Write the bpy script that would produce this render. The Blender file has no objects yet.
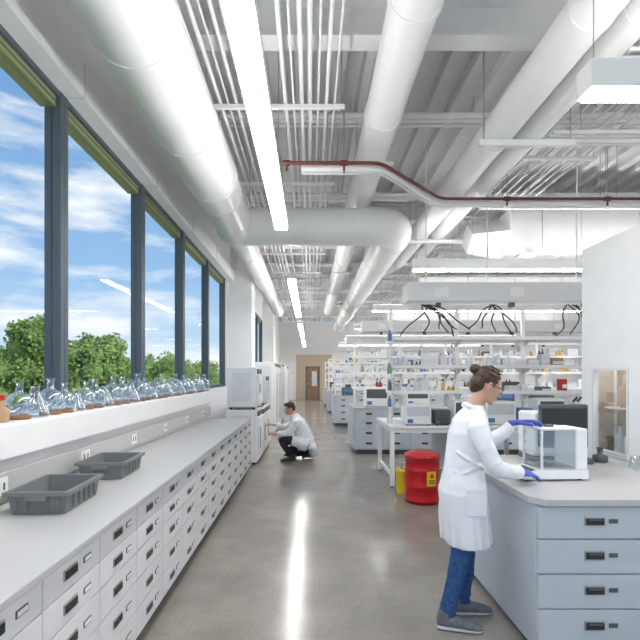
import bpy, bmesh, math, random
from mathutils import Vector, Matrix
random.seed(7)
V=Vector
bpy.context.scene.view_settings.view_transform='Standard'
bpy.context.scene.view_settings.exposure=.42
# ---------------------------------------------------------------- materials
def mat(name,color,rough=.5,metal=0.0,var=.02,nscale=6,emit=0,bump=0,spec=.5,coat=0):
    m=bpy.data.materials.new(name); m.use_nodes=True
    nt=m.node_tree; b=nt.nodes["Principled BSDF"]
    tc=nt.nodes.new("ShaderNodeTexCoord"); n=nt.nodes.new("ShaderNodeTexNoise")
    n.inputs["Scale"].default_value=nscale; n.inputs["Detail"].default_value=5
    nt.links.new(tc.outputs["Object"],n.inputs["Vector"])
    r=nt.nodes.new("ShaderNodeValToRGB")
    c=color
    r.color_ramp.elements[0].position=.3; r.color_ramp.elements[1].position=.7
    r.color_ramp.elements[0].color=(c[0]*(1-var),c[1]*(1-var),c[2]*(1-var),1)
    r.color_ramp.elements[1].color=(min(1,c[0]*(1+var)),min(1,c[1]*(1+var)),min(1,c[2]*(1+var)),1)
    nt.links.new(n.outputs["Fac"],r.inputs["Fac"]); nt.links.new(r.outputs["Color"],b.inputs["Base Color"])
    b.inputs["Roughness"].default_value=rough; b.inputs["Metallic"].default_value=metal
    b.inputs["Specular IOR Level"].default_value=spec
    b.inputs["Coat Weight"].default_value=coat
    if emit:
        b.inputs["Emission Color"].default_value=(1,.98,.95,1); b.inputs["Emission Strength"].default_value=emit
    if bump:
        bp=nt.nodes.new("ShaderNodeBump"); bp.inputs["Strength"].default_value=bump
        nt.links.new(n.outputs["Fac"],bp.inputs["Height"]); nt.links.new(bp.outputs["Normal"],b.inputs["Normal"])
    return m
def glassmat(name,tint=(1,1,1),base=.04,edge=.6,rough=.02,gcol=(.9,.95,1)):
    m=bpy.data.materials.new(name); m.use_nodes=True; nt=m.node_tree; nt.nodes.clear()
    o=nt.nodes.new("ShaderNodeOutputMaterial"); mx=nt.nodes.new("ShaderNodeMixShader")
    t=nt.nodes.new("ShaderNodeBsdfTransparent"); t.inputs[0].default_value=(*tint,1)
    g=nt.nodes.new("ShaderNodeBsdfGlossy"); g.inputs["Roughness"].default_value=rough; g.inputs[0].default_value=(*gcol,1)
    lw=nt.nodes.new("ShaderNodeLayerWeight"); lw.inputs[0].default_value=.35
    mr=nt.nodes.new("ShaderNodeMapRange"); mr.inputs["To Min"].default_value=base; mr.inputs["To Max"].default_value=edge
    nt.links.new(lw.outputs["Facing"],mr.inputs["Value"]); nt.links.new(mr.outputs["Result"],mx.inputs[0])
    nt.links.new(t.outputs[0],mx.inputs[1]); nt.links.new(g.outputs[0],mx.inputs[2]); nt.links.new(mx.outputs[0],o.inputs[0])
    return m
WHITE=mat("white_paint",(.87,.872,.875),.5)
WALL=mat("wall_paint",(.86,.862,.865),.6)
DECK=mat("deck_paint",(.62,.625,.63),.6)
DUCT=mat("duct_paint",(.88,.88,.885),.30)
BEAM=mat("beam_paint",(.76,.765,.77),.5)
COND=mat("conduit_paint",(.80,.805,.81),.45)
LIGHT=mat("lamp_diffuser",(1,1,1),.5,emit=24)
UPFILL=mat("added_ceiling_fill",(1,1,1),.5,emit=12)  # glow added on the pendant tops to brighten the ceiling
HOODFILL=mat("added_hood_fill",(1,1,1),.5,emit=9)  # added emissive strip that brightens the dark hood interior
CABL=mat("cabinet_white",(.74,.75,.76),.4)
CABB=mat("cabinet_pale_blue",(.50,.55,.60),.4)
COUNTER=mat("counter_epoxy_grey",(.50,.50,.50),.3,var=.03,nscale=60)
BLACK=mat("black_plastic",(.02,.02,.022),.4)
DARK=mat("dark_grey_plastic",(.09,.1,.11),.45)
GREYB=mat("grey_plastic_bin",(.17,.18,.185),.5)
STEEL=mat("steel",(.5,.5,.5),.3,metal=1)
FRAME=mat("mullion_slate",(.085,.11,.135),.5)
GREEN=mat("soffit_green",(.28,.31,.14),.6)
RED=mat("red_enamel",(.52,.010,.015),.3)
YEL=mat("yellow_label",(.80,.58,.02),.5)
PIPER=mat("sprinkler_red",(.14,.025,.02),.5)
CORK=mat("cork",(.30,.15,.07),.8,var=.2,nscale=60)
WOOD=mat("door_wood",(.28,.16,.09),.5,var=.2,nscale=4)
TAN=mat("tan_wall",(.52,.43,.33),.6)
GLASS=glassmat("window_glass",(.975,.985,.985),.004,.02)
FLASK=glassmat("flask_glass",(.92,.95,.96),.10,.9,.06)
SHIELD=glassmat("shield_glass",(.95,.97,.98),.05,.3)
COAT=mat("lab_coat_cotton",(.78,.80,.84),.8,nscale=30,var=.02)
JEAN=mat("denim",(.022,.075,.21),.85,var=.3,nscale=40,bump=.1)
PANT=mat("dark_trousers",(.02,.022,.03),.85)
SKIN=mat("skin",(.56,.32,.23),.5,var=.05)
HAIR=mat("brown_hair",(.055,.027,.018),.5,var=.5,nscale=60,bump=.4)
HAIR2=mat("dark_hair",(.04,.015,.01),.5,var=.5,nscale=60,bump=.4)
GLOVE=mat("nitrile_glove_blue",(.06,.11,.48),.45)
SNEAK=mat("sneaker_grey",(.15,.155,.18),.8,var=.2,nscale=40)
SOLE=mat("rubber_sole",(.50,.50,.51),.7)
LIP=mat("lips",(.42,.13,.12),.5)
EYEW=mat("eye_white",(.7,.7,.7),.3)
EYEB=mat("iris",(.03,.015,.01),.2)
def floor_mat():
    m=bpy.data.materials.new("polished_concrete"); m.use_nodes=True; nt=m.node_tree; b=nt.nodes["Principled BSDF"]
    tc=nt.nodes.new("ShaderNodeTexCoord")
    n=nt.nodes.new("ShaderNodeTexNoise"); n.inputs["Scale"].default_value=1.3; n.inputs["Detail"].default_value=9; n.inputs["Roughness"].default_value=.65
    n2=nt.nodes.new("ShaderNodeTexNoise"); n2.inputs["Scale"].default_value=45; n2.inputs["Detail"].default_value=4
    nt.links.new(tc.outputs["Object"],n.inputs["Vector"]); nt.links.new(tc.outputs["Object"],n2.inputs["Vector"])
    r=nt.nodes.new("ShaderNodeValToRGB"); r.color_ramp.elements[0].position=.32; r.color_ramp.elements[1].position=.68
    r.color_ramp.elements[0].color=(.225,.207,.187,1); r.color_ramp.elements[1].color=(.325,.302,.275,1)
    nt.links.new(n.outputs["Fac"],r.inputs["Fac"])
    mx=nt.nodes.new("ShaderNodeMix"); mx.data_type='RGBA'; mx.blend_type='OVERLAY'; mx.inputs[0].default_value=.2
    nt.links.new(r.outputs["Color"],mx.inputs[6]); nt.links.new(n2.outputs["Fac"],mx.inputs[7]); nt.links.new(mx.outputs[2],b.inputs["Base Color"])
    mr=nt.nodes.new("ShaderNodeMapRange"); mr.inputs["To Min"].default_value=.10; mr.inputs["To Max"].default_value=.26
    nt.links.new(n.outputs["Fac"],mr.inputs["Value"]); nt.links.new(mr.outputs["Result"],b.inputs["Roughness"])
    b.inputs["Specular IOR Level"].default_value=.6
    return m
FLOOR=floor_mat()
def leafmat():
    m=bpy.data.materials.new("foliage"); m.use_nodes=True; nt=m.node_tree; b=nt.nodes["Principled BSDF"]
    g=nt.nodes.new("ShaderNodeTexNoise"); g.inputs["Scale"].default_value=.9; g.inputs["Detail"].default_value=6
    tc=nt.nodes.new("ShaderNodeTexCoord"); nt.links.new(tc.outputs["Object"],g.inputs["Vector"])
    r=nt.nodes.new("ShaderNodeValToRGB"); r.color_ramp.elements[0].position=.35; r.color_ramp.elements[1].position=.65
    r.color_ramp.elements[0].color=(.09,.17,.035,1); r.color_ramp.elements[1].color=(.27,.39,.10,1)
    nt.links.new(g.outputs["Fac"],r.inputs["Fac"]); nt.links.new(r.outputs["Color"],b.inputs["Base Color"]); b.inputs["Roughness"].default_value=.8
    return m
LEAF=leafmat()
BARK=mat("bark",(.10,.07,.05),.9); GRASS=mat("grass",(.16,.22,.10),.95,var=.3,nscale=.2)
PAL=[mat("supply_%d"%i,c,.5) for i,c in enumerate([(.8,.8,.8),(.75,.78,.8),(.5,.03,.03),(.08,.18,.45),(.05,.32,.30),(.7,.48,.12),(.12,.12,.13),(.45,.28,.15),(.62,.66,.7),(.15,.38,.15),(.85,.85,.86),(.7,.72,.75)])]
SUP=[PAL[i] for i in (0,1,8,10,11,0,10,1,8,11,0,10,11,1,0,8,2,3,4,5,7,6,7,6,10,8)]
# ---------------------------------------------------------------- mesh builder
class MB:
    def __init__(s): s.v=[];s.f=[];s.m=[];s.sm=[];s.mats=[]
    def mi(s,m):
        if m not in s.mats: s.mats.append(m)
        return s.mats.index(m)
    def add(s,vs,fs,m,smooth=False,M=None):
        o=len(s.v); k=s.mi(m)
        for v in vs: s.v.append(tuple(M@V(v)) if M else tuple(v))
        for f in fs: s.f.append([i+o for i in f]); s.m.append(k); s.sm.append(smooth)
    def box(s,x0,x1,y0,y1,z0,z1,m,bev=0,M=None):
        if x1<x0:x0,x1=x1,x0
        if y1<y0:y0,y1=y1,y0
        if z1<z0:z0,z1=z1,z0
        if bev:
            bm=bmesh.new(); bmesh.ops.create_cube(bm,size=1)
            for v in bm.verts: v.co=V(((x0+x1)/2+v.co.x*(x1-x0),(y0+y1)/2+v.co.y*(y1-y0),(z0+z1)/2+v.co.z*(z1-z0)))
            bmesh.ops.bevel(bm,geom=bm.edges[:],offset=min(bev,.45*min(x1-x0,y1-y0,z1-z0)),segments=2,profile=.5,affect='EDGES')
            bm.verts.index_update()
            s.add([v.co[:] for v in bm.verts],[[v.index for v in f.verts] for f in bm.faces],m,False,M); bm.free(); return
        vs=[(x0,y0,z0),(x1,y0,z0),(x1,y1,z0),(x0,y1,z0),(x0,y0,z1),(x1,y0,z1),(x1,y1,z1),(x0,y1,z1)]
        s.add(vs,[(0,3,2,1),(4,5,6,7),(0,1,5,4),(1,2,6,5),(2,3,7,6),(3,0,4,7)],m,False,M)
    def loft(s,rings,m,seg=16,caps=True,smooth=True,M=None):
        vs=[];fs=[]
        for c,u,w in rings:
            for i in range(seg):
                a=2*math.pi*i/seg; vs.append(tuple(V(c)+V(u)*math.cos(a)+V(w)*math.sin(a)))
        n=len(rings)
        for r in range(n-1):
            for i in range(seg):
                j=(i+1)%seg; fs.append((r*seg+i,r*seg+j,(r+1)*seg+j,(r+1)*seg+i))
        s.add(vs,fs,m,smooth,M)
        if caps:
            s.add(vs[:seg],[list(range(seg))[::-1]],m,False,M); s.add(vs[-seg:],[list(range(seg))],m,False,M)
    def tube(s,pts,r,m,seg=12,caps=True,M=None,flat=1.0,up=None):
        pts=[V(p) for p in pts]; n=len(pts)
        rr=r if isinstance(r,(list,tuple)) else [r]*n
        rings=[];pu=V(up) if up else None
        for i in range(n):
            t=(pts[min(i+1,n-1)]-pts[max(i-1,0)]).normalized()
            if pu is None: pu=V((0,0,1)) if abs(t.z)<.9 else V((1,0,0))
            u=(pu-t*pu.dot(t)).normalized(); w=t.cross(u); pu=u
            rings.append((pts[i],u*rr[i],w*rr[i]*flat))
        s.loft(rings,m,seg,caps,True,M)
    def lathe(s,c,prof,m,seg=20,M=None,caps=False):
        c=V(c); s.loft([(c+V((0,0,z)),V((r,0,0)),V((0,r,0))) for r,z in prof],m,seg,caps,True,M)
    def ell(s,c,r,m,M=None,seg=20,rings=12,R=None):
        c=V(c);rg=[]
        for i in range(rings+1):
            a=math.pi*(i/rings)-math.pi/2; k=max(.001,math.cos(a)); z=math.sin(a)
            rg.append((V((0,0,z*r[2])),V((r[0]*k,0,0)),V((0,r[1]*k,0))))
        T=Matrix.Translation(c)
        if R: T=T@R
        s.loft(rg,m,seg,True,True,(M@T) if M else T)
    def finish(s,name,parent=None,remesh=0,smooth_it=0,disp=None,bev=0):
        me=bpy.data.meshes.new(name); me.from_pydata(s.v,[],s.f)
        for m in s.mats: me.materials.append(m)
        for p,k,sm in zip(me.polygons,s.m,s.sm): p.material_index=k; p.use_smooth=sm
        me.validate(); me.update()
        bm=bmesh.new(); bm.from_mesh(me); bmesh.ops.recalc_face_normals(bm,faces=bm.faces); bm.to_mesh(me); bm.free()
        ob=bpy.data.objects.new(name,me); bpy.context.scene.collection.objects.link(ob)
        if remesh:
            md=ob.modifiers.new("remesh",'REMESH'); md.mode='VOXEL'; md.voxel_size=remesh; md.use_smooth_shade=True
            if smooth_it:
                sd=ob.modifiers.new("smooth",'SMOOTH'); sd.iterations=smooth_it; sd.factor=.6
        if disp:
            tx=bpy.data.textures.new(name+"_folds",'CLOUDS'); tx.noise_scale=disp[0]
            dm=ob.modifiers.new("folds",'DISPLACE'); dm.texture=tx; dm.strength=disp[1]; dm.mid_level=.5
        if parent:
            ob.parent=parent; ob.matrix_parent_inverse=Matrix.Translation(-V(parent.location))
        return ob
def empty(name,loc):
    e=bpy.data.objects.new(name,None); e.location=loc; bpy.context.scene.collection.objects.link(e); e.empty_display_size=.1; return e
def arcpath(pts,rad,n=8):
    out=[V(pts[0])]
    for i in range(1,len(pts)-1):
        p=V(pts[i]);a=(V(pts[i-1])-p).normalized();b=(V(pts[i+1])-p).normalized()
        s=p+a*rad;e=p+b*rad
        for k in range(n+1):
            t=k/n; out.append(s*(1-t)**2+p*2*t*(1-t)+e*t*t)
    out.append(V(pts[-1])); return out
# ================================================================ ROOM
ZD=5.0; ZR=4.998; WX=-1.95; YE=29.0; XR=11.0; YB=-3.0
b=MB(); b.box(WX-.15,XR,YB,YE,-.2,0,FLOOR); b.finish("floor")
b=MB(); x=WX-.15; prof=[]
while x<XR:
    prof+= [(x,ZD),(x+.10,ZD),(x+.13,ZD+.08),(x+.27,ZD+.08)]; x+=.30
vs=[];fs=[]
for (px,pz) in prof: vs+= [(px,YB,pz),(px,YE,pz)]
for i in range(len(prof)-1): fs.append((2*i,2*i+1,2*i+3,2*i+2))
b.add(vs,fs,DECK); b.box(WX-.15,XR,YB,YE,ZD+.085,ZD+.3,DECK); b.finish("ceiling")
b=MB()
b.box(WX-.15,WX,YB,YE,0,1.34,WALL); b.box(WX-.15,WX,YB,YE,3.86,ZD,WALL)
b.box(WX-.15,WX,10.6,11.5,1.34,3.86,WALL); b.box(WX-.15,WX,18.3,YE,1.34,3.86,WALL)
b.finish("wall_left")
b=MB(); b.box(WX,XR,YE,YE+.15,0,ZD,WALL); b.finish("wall_end")
b=MB(); b.box(XR,XR+.15,YB,YE,0,ZD,WALL); b.finish("wall_right")
b=MB(); b.box(-.9,1.4,YE-.06,YE,0,2.9,TAN); b.finish("trim_1")
b=MB(); b.box(-.28,.62,YE-.14,YE-.06,0,2.15,DARK); b.box(-.2,.54,YE-.17,YE-.12,.02,2.08,WOOD,.01); b.box(.12,.44,YE-.19,YE-.16,.9,1.85,PAL[8]); b.box(-.15,-.1,YE-.22,YE-.16,1.0,1.12,STEEL)
b.finish("door_1")
b=MB(); b.box(WX,WX+.16,YB,10.6,3.80,4.06,WHITE,.01); b.box(WX,WX+.07,YB,10.6,4.06,4.9,WHITE)
for yy in [3.57+1.68*i for i in range(-2,5)]: b.box(WX,WX+.165,yy-.006,yy+.006,3.795,4.065,BEAM)
b.finish("trim_2")
mull=[3.57+1.68*i for i in range(-3,5)]
k=1
def window(y0,y1,k):
    b=MB(); z0,z1=1.345,3.80
    b.box(WX-.11,WX+.02,y1-.028,y1+.028,z0,z1,FRAME,.006)
    b.box(WX-.11,WX+.02,y0-.028,y0+.028,z0,z1,FRAME,.006)
    b.box(WX-.10,WX+.01,y0+.028,y1-.028,z0,z0+.05,FRAME); b.box(WX-.10,WX+.01,y0+.028,y1-.028,z1-.04,z1,FRAME)
    b.box(WX-.14,WX-.02,y0+.028,y1-.028,z1-.12,z1-.04,GREEN)
    b.box(WX-.145,WX-.015,y0+.028,y1-.028,z1-.085,z1-.075,FRAME)
    b.box(WX-.055,WX-.045,y0+.028,y1-.028,z0+.05,z1-.12,GLASS)
    b.finish("window_%d"%k)
for i in range(len(mull)-1):
    window(mull[i],mull[i+1]-.057,k); k+=1
for i in range(4):
    window(11.55+1.68*i,11.55+1.68*(i+1)-.057,k); k+=1
b=MB(); b.box(WX,-1.38,10.75,11.35,0,ZD,WHITE,.02); b.box(WX+.02,-1.36,10.73,11.37,0,.12,BEAM); b.finish("column")
b=MB(); b.box(WX,-1.5,18.6,19.2,0,ZD,WHITE,.02); b.finish("column")
b=MB(); b.box(WX,-1.60,YB,7.4,1.15,1.34,WHITE,.012); b.box(WX,-1.66,YB,7.4,.90,1.15,BEAM)
b.box(-1.66,-1.63,YB,7.4,.94,1.08,COUNTER,.005)
for yy in [1.4+.9*i for i in range(7)]:
    b.box(-1.63,-1.622,yy,yy+.12,.965,1.055,WHITE,.003)
    for q in (.03,.08): b.box(-1.622,-1.62,yy+q,yy+q+.012,.99,1.03,DARK)
b.finish("window_ledge")
# ================================================================ LEFT DRAWER CABINETS
def handle_x(b,x,y,z,w=.09):
    b.box(x-.001,x+.006,y-w/2-.006,y+w/2+.006,z-.022,z+.022,STEEL,.002)
    b.box(x+.004,x+.010,y-w/2,y+w/2,z-.017,z+.015,BLACK,.002)
def handle_y(b,x,y,z,w=.12):
    b.box(x-w/2-.007,x+w/2+.007,y-.006,y+.001,z-.026,z+.026,STEEL,.002)
    b.box(x-w/2,x+w/2,y-.011,y-.004,z-.020,z+.018,BLACK,.002)
    b.box(x-w/2+.01,x+w/2-.01,y-.016,y-.010,z+.006,z+.016,DARK,.002)
b=MB(); Y0,Y1=-.6,7.2
b.box(-1.60,-1.0,Y0,Y1,.10,.87,CABL); b.box(-1.60,-1.06,Y0,Y1,0,.10,DARK)
b.box(-1.66,-.945,Y0-.02,Y1+.03,.87,.905,COUNTER,.006)
cw=.45; y=Y0; hs=[.135,.135,.16,.165,.165]
while y<Y1-.1:
    z=.865
    for h in hs:
        b.box(-1.0,-.98,y+.004,y+cw-.004,z-h+.004,z-.003,CABL,.003)
        handle_x(b,-.98,y+cw*.42,z-h*.5)
        b.box(-.981,-.976,y+cw*.66,y+cw*.80,z-h*.5-.012,z-h*.5+.014,DARK); b.box(-.977,-.974,y+cw*.67,y+cw*.79,z-h*.5-.007,z-h*.5+.01,WHITE)
        z-=h
    y+=cw
b.finish("drawer_cabinet_row")
def bin_(cx,cy,rot):
    b=MB(); M=Matrix.Translation((cx,cy,.907))@Matrix.Rotation(rot,4,'Z')
    hx,hy,h=.15,.20,.115; t=.006
    def ring(hx,hy,z): return [(-hx,-hy,z),(hx,-hy,z),(hx,hy,z),(-hx,hy,z)]
    vs=ring(hx-.02,hy-.02,0)+ring(hx-.005,hy-.005,h)+ring(hx+.01,hy+.01,h)+ring(hx+.01,hy+.01,h-.02)+ring(hx-.012,hy-.012,h)+ring(hx-.027,hy-.027,.008)
    fs=[(3,2,1,0)]
    def conn(a,c):
        for i in range(4): j=(i+1)%4; fs.append((a*4+i,a*4+j,c*4+j,c*4+i))
    conn(0,1);conn(3,2);conn(2,4);conn(4,5);fs.append((20,21,22,23))
    b.add(vs,fs,GREYB,False,M)
    for sx in (-1,1):
        for q in (-.12,-.06,0,.06,.12): b.box(sx*(hx-.006)-.004,sx*(hx-.006)+.004,q-.004,q+.004,.02,h-.02,GREYB,0,M)
    for sy in (-1,1):
        b.box(-.05,.05,sy*(hy+.004)-.008,sy*(hy+.004)+.008,h-.045,h-.02,GREYB,.003,M)
        for q in (-.1,-.05,.05,.1): b.box(q-.004,q+.004,sy*(hy-.008)-.004,sy*(hy-.008)+.004,.02,h-.02,GREYB,0,M)
    b.finish("plastic_bin")
bin_(-1.36,2.42,.05); bin_(-1.39,3.16,.04)
# ================================================================ GLASSWARE
def rbflask(x,y,R,ring=True):
    b=MB(); z=1.341
    if ring:
        b.lathe((x,y,z),[(R*.72,0),(R*.80,0),(R*.80,.022),(R*.5,.022),(R*.5,0),(R*.72,0)],CORK,20)
        z+=.012
    pr=[]
    for i in range(11):
        a=-math.pi/2+ i/10*math.pi*.86; pr.append((max(.002,R*math.cos(a)),R+R*math.sin(a)))
    nr=R*.26; pr+= [(nr,R*2.02),(nr,R*2.7),(nr*1.35,R*2.72),(nr*1.35,R*2.8)]
    b.lathe((x,y,z),pr,FLASK,20)
    b.finish("round_bottom_flask")
def erl(x,y,R):
    b=MB(); z=1.341
    b.lathe((x,y,z),[(.002,0.001),(R*.95,.001),(R,.012),(R*.95,R*.4),(R*.35,R*1.75),(R*.3,R*2.2),(R*.4,R*2.3)],FLASK,20); b.lathe((x,y,z),[(.002,.004),(R*.9,.004)],FLASK,20)
    b.finish("erlenmeyer_flask")
y=2.64;i=0
while y<7.3:
    R=random.uniform(.066,.090)+.004*(y-2.6)
    R=min(R,.094)
    if i%3==1: erl(-1.705,y,R*1.0)
    else: rbflask(-1.705,y,R)
    if y>2.8: 
        if i%2: erl(-1.86,y+.06,.055)
        else: rbflask(-1.86,y+.06,.05,False)
    y+=R*2+random.uniform(.0,.02); i+=1
b=MB(); b.lathe((-1.70,2.47,1.341),[(.04,0),(.045,.01),(.045,.06),(.02,.09),(.02,.12)],PAL[7],16,caps=True); b.lathe((-1.70,2.47,1.341),[(.022,.12),(.022,.15)],RED,12,caps=True); b.finish("reagent_bottle")
# ================================================================ DUCTS
def seam(b,c,axis,r,w=.025,m=DUCT):
    c=V(c);a=V(axis)*w; b.tube([c-a,c+a],r,m,32)
b=MB(); cx,cz=-1.16,3.93
b.tube([(cx,-2.5,cz),(cx,5.3,cz)],.30,DUCT,40)
b.tube([(cx,5.3,cz),(cx,5.75,cz),(cx,7.1,cz),(cx,7.35,cz),(cx,7.7,cz),(cx,16.5,cz)],[.30,.285,.285,.265,.2,.2],DUCT,40)
for yy in (.6,1.8,3.0,4.2,5.3): seam(b,(cx,yy,cz),(0,1,0),.307)
for yy in (5.8,6.6): seam(b,(cx,yy,cz),(0,1,0),.292)
for yy in (8.5,10,11.5,13,14.5,16): seam(b,(cx,yy,cz),(0,1,0),.208)
b.ell((cx,7.08,cz),(.315,.31,.30),DUCT,seg=32)
p=arcpath([(cx,7.08,cz),(1.38,7.08,cz),(1.38,22,cz)],.38,10)
b.tube(p,[.285]*(len(p)-1)+[.25],DUCT,40)
for xx in (-.78,.1,.95): seam(b,(xx,7.08,cz),(1,0,0),.294)
seam(b,(1.38,7.52,cz),(0,1,0),.296)
for yy in (9,10.5,12,13.5,15,17,19): seam(b,(1.38,yy,cz),(0,1,0),.288)
for yy in (1.2,6.2,9.2,12.4,15): 
    for sx in (-.33,.33): b.tube([(cx+sx,yy,cz),(cx+sx,yy,ZR)],.006,STEEL,6)
for yy in (9.2,12.4,15.6): 
    for sx in (-.29,.29): b.tube([(1.38+sx,yy,cz),(1.38+sx,yy,ZR)],.006,STEEL,6)
b.finish("ventilation_duct")
b=MB(); cx,cz=.80,4.45
b.tube([(cx,-2.5,cz),(cx,20,cz)],.2,DUCT,32)
for yy in (1,2.1,3.4,4.9,6.1,7.6,9,11,13,15): seam(b,(cx,yy,cz),(0,1,0),.212,.03)
for yy in (2.6,5.6,8.6,11.6):
    for sx in (-.22,.22): b.tube([(cx+sx,yy,cz),(cx+sx,yy,ZR)],.006,STEEL,6)
    b.box(cx-.24,cx+.24,yy-.02,yy+.02,cz-.245,cz-.205,COND)
b.finish("ventilation_duct")
b=MB()
for cx,r in ((2.0,.17),(2.36,.13)):
    b.tube([(cx,-2.5,4.2),(cx,9.6,4.2)],r,DUCT,28)
    for yy in (1.5,3.2,4.9,6.6,8.3): seam(b,(cx,yy,4.2),(0,1,0),r+.01,.02)
for yy in (1.2,4.66,8.1):
    b.box(1.75,2.75,yy-.025,yy+.025,3.97,4.03,COND)
    for xx in (1.8,2.7): b.tube([(xx,yy,3.97),(xx,yy,ZR)],.006,STEEL,6)
b.tube(arcpath([(2.0,9.6,4.2),(2.0,10.3,4.2),(1.6,10.3,4.0)],.25),.17,DUCT,24)
b.finish("insulated_pipe_pair")
b=MB(); b.box(3.3,10.9,7.4,8.4,3.62,4.35,DUCT,.01)
for xx in (4.2,5.4,6.6): b.box(xx-.02,xx+.02,7.37,8.43,3.59,4.38,DUCT)
b.loft([((3.3,7.9,3.98),(0,.5,0),(0,0,.36)),((2.75,7.9,3.98),(0,.3,0),(0,0,.25))],DUCT,4,smooth=False)
for xx in (3.8,5.5,8):
    for yy in (7.36,8.44): b.tube([(xx,yy,3.6),(xx,yy,ZR)],.007,STEEL,6)
b.box(3.5,3.7,7.3,8.5,3.56,3.6,COND)
b.finish("rectangular_air_duct")
b=MB(); b.box(3.0,10.9,12.4,13.3,3.6,4.3,DUCT,.01); b.box(3.0,10.9,17.4,18.3,3.6,4.3,DUCT,.01)
for xx in (3.8,5.5):
    for yy in (12.5,13.2,17.5,18.2): b.tube([(xx,yy,4.2),(xx,yy,ZR)],.01,STEEL,6)
b.finish("rectangular_air_duct")
for yb in (-.7,4.15,9.0,13.85,18.7,23.5):
    b=MB(); b.box(WX+.08,XR,yb-.1,yb+.1,4.66,4.68,BEAM); b.box(WX+.08,XR,yb-.1,yb+.1,4.975,4.999,BEAM); b.box(WX+.08,XR,yb-.01,yb+.01,4.67,4.98,BEAM)
    for xx in (-.9,2.8,5,8): b.box(xx-.008,xx+.008,yb-.1,yb+.1,4.67,4.98,BEAM)
    b.finish("ceiling_beam")
b=MB()
xs=[-1.02+.085*i for i in range(16)]
for i,xx in enumerate(xs):
    if i==8: continue
    r=random.choice([.011,.014,.018,.022]); z=4.42
    y1=random.choice([9,13,18,22,24]); y0=-2.5
    b.tube([(xx,y0,z+r),(xx,y1,z+r),],r,COND,8)
    for yy in range(-1,int(y1),3): b.tube([(xx,yy+.3*(i%4),z+r),(xx,yy+.3*(i%4)+.06,z+r)],r+.006,COND,8)
for yy in [.9+1.9*i for i in range(12)]:
    b.box(-1.12,.36,yy-.02,yy+.02,4.38,4.42,COND)
    for xx in (-1.08,.33): b.tube([(xx,yy,4.36),(xx,yy,ZR)],.006,STEEL,6)
b.finish("conduit_rack")
b=MB()
for i in range(7):
    r=random.choice([.012,.016,.024]); xx=2.85+.13*i
    b.tube([(xx,-2,4.5-r),(xx,20,4.5-r)],r,COND,8)
for yy in [1.5+2.2*i for i in range(8)]:
    b.box(2.75,3.75,yy-.02,yy+.02,4.42,4.46,COND)
    for xx in (2.78,3.72): b.tube([(xx,yy,4.4),(xx,yy,ZR)],.006,STEEL,6)
b.finish("conduit_rack")
def cross(y,z,x0,x1,rs,name="cross_pipe",sp=.11):
    b=MB()
    for i,r in enumerate(rs):
        b.tube([(x0,y+i*sp,z),(x1,y+i*sp,z)],r,COND,10)
        xx=x0+.4
        while xx<x1: b.tube([(xx,y+i*sp,z),(xx+.07,y+i*sp,z)],r+.008,COND,10); xx+=1.3
    xx=x0+.3
    while xx<x1: b.tube([(xx,y,z),(xx,y,ZR)],.006,STEEL,6); xx+=1.5
    b.finish(name)
cross(5.5,4.77,-1.3,10.9,[.035,.025,.02]); cross(7.9,4.77,-1.3,10.9,[.03,.02,.04]); cross(11.0,4.77,-1.3,10.9,[.04,.02,.02])
cross(12.9,4.77,-1.3,10.9,[.05,.03]); cross(14.9,4.77,-1.3,10.9,[.04,.02,.03]); cross(17,4.77,-1.3,10.9,[.06,.03]); cross(20.2,4.77,-1.3,10.9,[.06,.03]); cross(3.3,4.77,-1.3,10.9,[.02,.015])
cross(4.9,4.25,2.65,10.9,[.022,.016,.03,.016],sp=.09); cross(3.75,4.32,2.65,10.9,[.02,.02,.02]); cross(6.9,4.22,2.65,10.9,[.03,.02,.02],sp=.09); cross(9.3,4.1,2.65,10.9,[.04,.03,.02])
b=MB(); 
for yy in (6.45,6.7): b.box(2.6,10.9,yy-.012,yy+.012,4.08,4.16,COND)
xx=2.65
while xx<10.9: b.box(xx-.01,xx+.01,6.45,6.7,4.08,4.10,COND); xx+=.23
for xx in (2.63,4.4,6.2,8): 
    for yy in (6.45,6.7): b.tube([(xx,yy,4.1),(xx,yy,ZR)],.006,STEEL,6)
b.finish("cable_tray")
b=MB()
for dy,r in ((.14,.035),(.25,.022)):
    b.tube(arcpath([(-.1,5.03+dy,3.97),(.84,5.03+dy,3.97),(1.72,6.05+dy,3.97),(10.9,6.05+dy,3.97)],.12,6),r,COND,10)
for x,y in ((.2,5.17),(3.0,6.19),(5,6.19)): b.tube([(x,y,3.97),(x,y,ZR)],.006,STEEL,6)
b.finish("process_pipe")
b=MB(); zs=3.97; p=arcpath([(-.28,5.03,zs),(.79,5.03,zs),(1.75,6.05,zs),(10.9,6.05,zs)],.12,6)
b.tube(p,.02,PIPER,10)
for c in ((-.26,5.03,zs),(.38,5.03,zs),(2.65,6.05,zs),(4,6.05,zs)):
    b.tube([(c[0]-.04,c[1],c[2]),(c[0]+.04,c[1],c[2])],.03,PIPER,10); b.tube([c,(c[0],c[1],ZR)],.007,STEEL,6)
    b.tube([c,(c[0],c[1],c[2]-.10)],.012,PIPER,8); b.lathe((c[0],c[1],c[2]-.11),[(.025,0),(.025,.006),(.006,.02)],STEEL,10,caps=True)
b.finish("sprinkler_pipe")
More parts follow.
